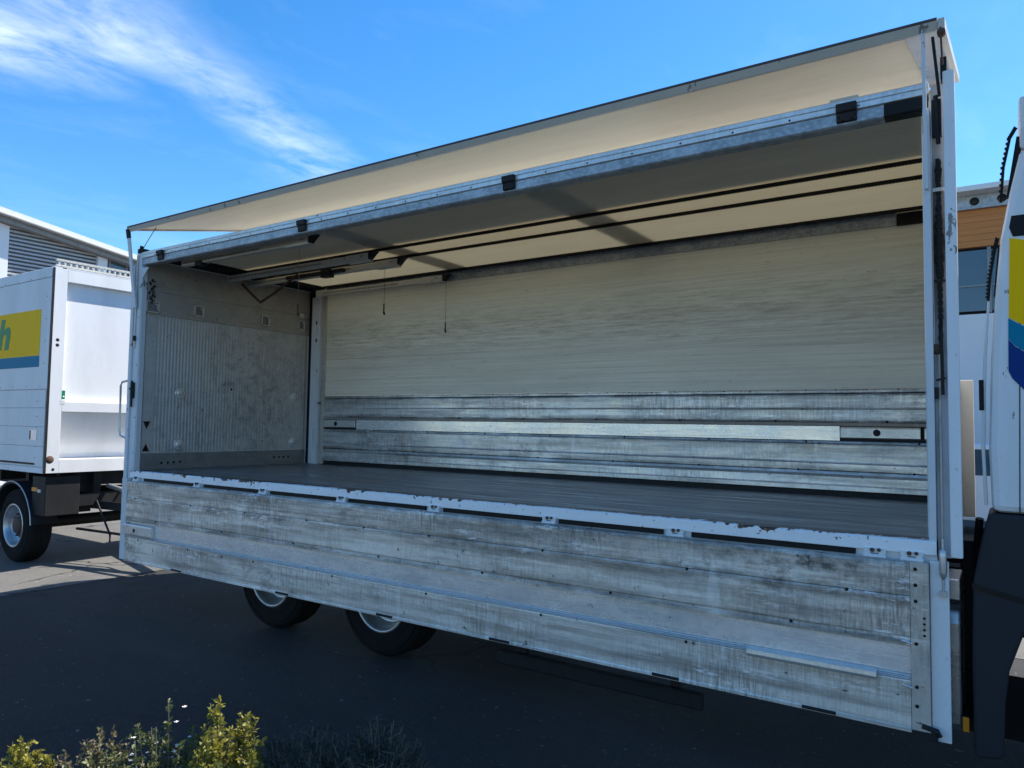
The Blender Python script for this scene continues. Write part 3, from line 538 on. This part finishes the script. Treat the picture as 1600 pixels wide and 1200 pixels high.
# front wall with its stepped recesses
fw = MB()
fw.box(FX-.35, FX, .03, .19, -.15, 2.585); fw.box(FX-.35, FX, 2.31, 2.47, -.15, 2.585); fw.box(FX-.35, FX-.001, .191, 2.309, 2.415, 2.585)
fw.box(FX-.35, FX-.001, .191, 2.309, .665, .80); fw.box(FX-.35, FX-.001, .191, 2.309, -.15, .03); fw.box(FX-.35, FX-.078, .191, 2.309, .801, 2.414)
fw.prism([(FX-.355,.664),(FX-.03,.664),(FX-.27,.10),(FX-.27,.031),(FX-.355,.031)], .191, 2.309, 1)
fw = fw.part('front_wall', 'white_gloss', TR, .004, label='sunlit white front wall with recessed panels')
B(FX, FX+.006, .0, .03, -.15, 2.585).part('corner_strip', 'dark_steel', fw); 
st = B(FX, FX+.0015, .205-.02, .245-.02, .83, .95).part('green_sticker', 'green_decal', fw); MB().lathe([(0,.001),(.012,.001),(.012,0)], (FX+.0015,.205,.865), 'x', 12).part('sticker_disc', 'sticker_white', st)
B(FX, FX+.0015, .17, .23, .765, .82).part('data_plate', 'sticker_white', fw)
MB().lathe([(0,.003),(.05,.002),(.052,0)], (FX,.075,.03), 'x', 12).part('rust_patch', 'rust_brown', fw); MB().lathe([(0,.003),(.018,.002),(.02,0)], (FX,.12,-.10), 'x', 10).part('plug', 'black_bolt', fw)
for zz in (1.62, 1.55): MB().lathe([(0,.002),(.022,.001),(.024,0)], (FX,.10,zz), 'x', 8).part('paint_chip', 'dark_steel', fw)
rl = MB()
for z in (2.625, 2.70): rl.box(FX-.06, FX-.02, .05, 2.0, z-.012, z+.012)
for k in range(26): rl.box(FX-.055, FX-.025, .08+k*.074, .10+k*.074, 2.637, 2.688)
rl.box(FX-.08, FX, .12, .17, 2.586, 2.62).box(FX-.08, FX, 1.75, 1.85, 2.586, 2.66)
rl.part('roof_ladder_rail', 'cream_bar', TR, label='pale slotted rail along the trailer roof edge')
MB().tube([(FX-.03,1.9,2.68),(FX-.03,2.2,2.63),(FX-.03,2.45,2.62)], .015, 8).part('roof_hose', 'white_post', TR)
B(FX-7.2, FX, .02, 2.46, 2.586, 2.6).part('trailer_roof', 'white_paint', TR)
tc_ = MB()
for y in (.75, 1.75): tc_.box(FX-7, FX-.1, y-.05, y+.05, -.45, -.16)
for k in range(8): tc_.box(FX-.3-k*.9, FX-.2-k*.9, .3, 2.2, -.35, -.17)
tc_.lathe([(.5,-.06),(.55,0),(.5,.06)], (-3.1,1.25,-.52), 'z', 24); tc_.tube([(-3.1,.4,-.9),(-3.1,2.1,-.9)], .08, 10)
tc_.box(-3.4,-2.45,.55,.75,-.72,-.5).box(-3.4,-2.45,1.75,1.95,-.72,-.5).box(-2.6,-2.3,.45,2.05,-.62,-.45)
tc_ = tc_.part('trailer_chassis', 'dark_steel', TR)
MB().obox((-2.4,.75,-.62), (-.75,1.2,-.66), .09, .1).obox((-2.4,1.75,-.62), (-.75,1.3,-.66), .09, .1).lathe([(.04,-.03),(.07,0),(.04,.03)], (-.65,1.25,-.66), 'z', 14).part('drawbar', 'dark_steel', TR)
MB().tube([(-2.3,.9,-.36),(-1.6,1.0,-.47),(-.9,1.1,-.42),(-.2,1.2,-.40)], .035, 8).tube([(-2.3,1.1,-.40),(-1.5,1.2,-.60),(-.8,1.2,-.52),(-.2,1.3,-.42)], .018, 8).part('brake_hose', 'rim_silver', TR)
MB().tube([(-2.2,.7,-.55),(-1.9,.75,-1.0),(-1.9,.75,-1.1)], .015, 6).obox((-2.5,.6,-.95), (-1.4,.9,-1.0), .03, .03).part('brake_rod', 'dark_steel', TR)
for x in (-3.12, -8.2): wheel(TR, x, .06); wheel(TR, x, 2.44, True)
MB().prism([(-3.12+.60*math.cos(t), -.9+.60*math.sin(t)) for t in [R_(a) for a in range(5, 176, 10)]]+[(-3.12+.575*math.cos(t), -.9+.575*math.sin(t)) for t in [R_(a) for a in range(175, 4, -10)]], .02, .36, 1).part('mudguard', 'fender_plastic', TR)
MB().tube([(-3.12+.602*math.cos(R_(a)), .018, -.9+.602*math.sin(R_(a))) for a in range(5, 176, 8)], .008, 6).part('mudguard_trim', 'rim_silver', TR)
bx = MB().box(-2.62, -2.25, .06, .5, -.72, -.2).part('front_bracket', 'dark_steel', TR, .01)
B(-2.60, -2.45, .045, .06, -.40, -.35).part('marker_lamp', 'orange_reflector', bx); B(-2.43, -2.36, .045, .06, -.41, -.37).part('marker_lamp', 'sticker_white', bx)

# ------------------------------------------------------------------ hall behind the trailer
HX = -16
H = thing('hall', (HX-4, 5, 0), 'white hall with louvred grey wall and pale sloping roof behind the trailer', 'building')
rz = lambda y: 6.42-.149*(y-4.5)
cl_ = MB(); k = 0
cl_.box(HX-8, HX-.06, -14, 14, G, rz(14)-.3)
cl_ = cl_.part('wall', 'facade_white', H)
sl = MB(); z = 1.2
while z < 6.35:
    y1 = min(7.3, 4.5+(6.25-z)/.149)
    sl.prism([(HX-.058,z),(HX+.03,z+.01),(HX+.03,z+.055),(HX-.058,z+.10)], 4.75, y1, 1); z += .115
sl.part('louvre_slats', 'hall_cladding', H, kind='stuff')
for y0, y1 in ((3.6, 4.75), (7.3, 7.6)): MB().prism([(y0,G),(y1,G),(y1,rz(y1)-.2),(y0,rz(y0)-.2)], HX-.05, HX+.10).part('column', 'facade_white', H)
MB().prism([(-14,rz(-14)),(14,rz(14)),(14,rz(14)-.18),(-14,rz(-14)-.18)], HX-8, HX+.32).part('soffit', 'soffit_grey', H)
MB().prism([(-14,rz(-14)+.20),(14,rz(14)+.20),(14,rz(14)+.002),(-14,rz(-14)+.002)], HX-8.2, HX+.36).part('roof', 'roof_white', H)
MB().tube([(HX+.38,-14,rz(-14)+.0),(HX+.38,14,rz(14)+.0)], .06, 8).part('gutter', 'soffit_grey', H)
wn = MB().prism([(7.75,4.6),(8.25,4.6),(8.25,5.75),(7.75,5.8)], HX-.055, HX-.02).part('window', 'window_glass', H); 
for y0, y1, z0, z1 in ((7.70,7.75,4.5,5.85),(8.25,8.32,4.5,5.85),(7.75,8.25,4.5,4.6)): B(HX-.055, HX+.01, y0, y1, z0, z1).part('frame', 'window_frame', wn)

# ------------------------------------------------------------------ timber-clad building seen past the cab
BY = 16
W_ = thing('timber_clad_building', (9, BY+4, 0), 'pale building with timber band, strip window and steel eaves beam', 'building')
B(0, 22, BY, BY+8, G, 3.38).part('wall', 'facade_white', W_)
B(0, 22, BY+.12, BY+8, 3.381, 5.0).part('window_wall', 'dark_void', W_)
for i in range(14):
    x = .3+i*1.55; o = B(x, x+1.47, BY+.05, BY+.07, 3.46, 4.93).part('window', 'window_glass', W_)
    B(x-.08, x-.002, BY, BY+.11, 3.40, 4.98).part('mullion', 'window_frame', o); B(x, x+1.47, BY+.02, BY+.1, 4.05, 4.09).part('transom', 'window_frame', o)
for k in range(6): B(0, 22, BY-.02, BY+.1, 5.0+k*.15, 5.145+k*.15).part('timber_board', 'timber_cladding', W_)
B(0, 22, BY-.15, BY+8, 5.90, 6.24).part('eaves_beam', 'galvanised_steel', W_)
for i in range(26): MB().lathe([(0,-.004),(.10,-.004),(.10,0)], (.4+i*.55+.19, BY-.15, 6.07), 'y', 16).part('beam_hole', 'dark_steel', W_)
B(-.4, 22.4, BY-.55, BY+8.2, 6.241, 6.36).part('roof', 'roof_white', W_)

# ------------------------------------------------------------------ parked car glimpsed through the gap
CR = thing('parked_car', (7.6, 12.6, 0), 'white car parked by the pale building seen through the cab gap', 'car')
X0, Y0 = 5.5, 11.8
cp_ = [(X0,-1.10),(X0,-.60),(X0+.12,-.42),(X0+.9,-.30),(X0+1.55,.30),(X0+2.0,.36),(X0+3.3,.34),(X0+4.0,-.22),(X0+4.2,-.40),(X0+4.25,-1.1)]
cb_ = MB().prism(cp_, Y0, Y0+1.75, 1).part('body', 'car_paint', CR, .06)
MB().prism([(X0+1.05,-.26),(X0+1.62,.24),(X0+3.2,.26),(X0+3.75,-.22)], Y0-.006, Y0+1.756, 1).part('side_window', 'window_glass', cb_)
for x in (X0+.8, X0+3.4):
    t_ = MB().lathe([(.19,0),(.30,.0),(.325,.03),(.325,.17),(.30,.2),(.19,.2)], (x,Y0-.01,-ZF+.325), 'y', 28).part('wheel', 'tyre_rubber', CR)
    MB().lathe([(.19,.01),(.15,.03),(.05,.02),(0,.02)], (x,Y0-.01,-ZF+.325), 'y', 20).part('rim', 'rim_silver', t_)
    t2 = MB().lathe([(.19,0),(.30,.0),(.325,.03),(.325,.17),(.30,.2),(.19,.2)], (x,Y0+1.56,-ZF+.325), 'y', 28).part('wheel', 'tyre_rubber', CR)

# ------------------------------------------------------------------ shrubs in the bed
fm = MB().lathe([(0,.006),(.004,.005),(.005,0)], (0,0,0), 'z', 6)
for q in range(5):
    aa = q*1.257; dd = Vector((math.cos(aa), math.sin(aa), .35)); s2 = Vector((-math.sin(aa), math.cos(aa), 0))
    fm.add([(0,0,0), dd*.007+s2*.005, dd*.012, dd*.007-s2*.005], [(0,1,2,3)])
FLOWER = fm.mesh('flower', 'flower_white')
def shrub(name, x, y, top, spread, stems, leaves, size, mt, stem_mt, label, group='shrubs in the planting bed', needle=False, flowers=0, lean=.25):
    t = thing(name, (x, y, .04), label, 'shrub', group)
    st, lf, heads = MB(), MB(), []; g0 = G+.04; Hh = top-g0
    for s in range(stems):
        a = random.uniform(0, 6.283); rr = spread*math.sqrt(random.random()); h = Hh*random.uniform(.62, 1.0)*(1-.3*(rr/spread)**2)
        b = Vector((x+.35*rr*math.cos(a), y+.35*rr*math.sin(a), g0-.02)); tp = Vector((x+rr*math.cos(a), y+rr*math.sin(a), g0+h))
        md = b.lerp(tp, .5)+Vector((random.uniform(-.03,.03), random.uniform(-.03,.03), .03))
        st.tube([b, md, tp], .006, 5, .0015)
        side = []
        for q in range(5):
            u = random.uniform(.35, .95); p = b.lerp(tp, u); e = p+Vector((random.uniform(-1,1), random.uniform(-1,1), random.uniform(.3,1)))*.07*(1.2-u*.5)
            st.tube([p, e], .0025, 4, .001); side.append((p, e))
        for k in range(leaves):
            if random.random() < .5: p0, p1 = md, tp
            else: p0, p1 = random.choice(side)
            p = p0.lerp(p1, random.random()); d = Vector((random.gauss(0,1), random.gauss(0,1), random.gauss(.5,.8))).normalized()
            sd = d.cross(Vector((random.gauss(0,1), random.gauss(0,1), random.gauss(0,1)))).normalized(); up = d.cross(sd)
            L = size*random.uniform(.6, 1.25); wd = L*(.07 if needle else .27)
            lf.add([p, p+d*L*.5+sd*wd+up*L*.05, p+d*L, p+d*L*.5-sd*wd+up*L*.05], [(0,1,2),(0,2,3)])
        if flowers and s % 3 == 0: heads += [md.lerp(tp, .75)+Vector((random.gauss(0,.03), random.gauss(0,.03), random.gauss(-.03,.03))) for k in range(flowers)]
    st.part('stems', stem_mt, t); lf.part('foliage', mt, t)
    for c in heads: link('flower', FLOWER, t, loc=c)
    return t
shrub('shrub', 4.47, -2.92, -.87, .13, 26, 110, .026, 'leaf_yellow', 'bark', 'small yellow-green shrub at the outer end of the bed')
shrub('shrub', 4.63, -2.82, -.92, .06, 9, 70, .024, 'leaf_pale', 'bark', 'single thin sprig between two low sunlit shrubs')
shrub('shrub', 4.80, -2.74, -.77, .14, 30, 100, .024, 'leaf_pale', 'bark', 'upright pale shrub with pinkish tips beside the thin sprig')
shrub('shrub', 5.10, -2.64, -.68, .20, 40, 80, .025, 'leaf_green', 'twig_grey', 'loose twiggy shrub carrying small white flowers', flowers=2)
shrub('shrub', 5.53, -2.62, -.55, .18, 70, 130, .026, 'leaf_yellow', 'bark', 'tall bushy yellow-green shrub, fullest in the bed')
shrub('shrub', 5.40, -2.07, -.90, .30, 110, 90, .034, 'leaf_heather', 'twig_grey', 'dark needle-leaved heather shrub in the truck shadow', needle=True)
shrub('shrub', 5.66, -1.88, -.86, .28, 110, 90, .034, 'leaf_heather', 'twig_grey', 'grey twiggy heather shrub at the truck side end of the bed', needle=True)
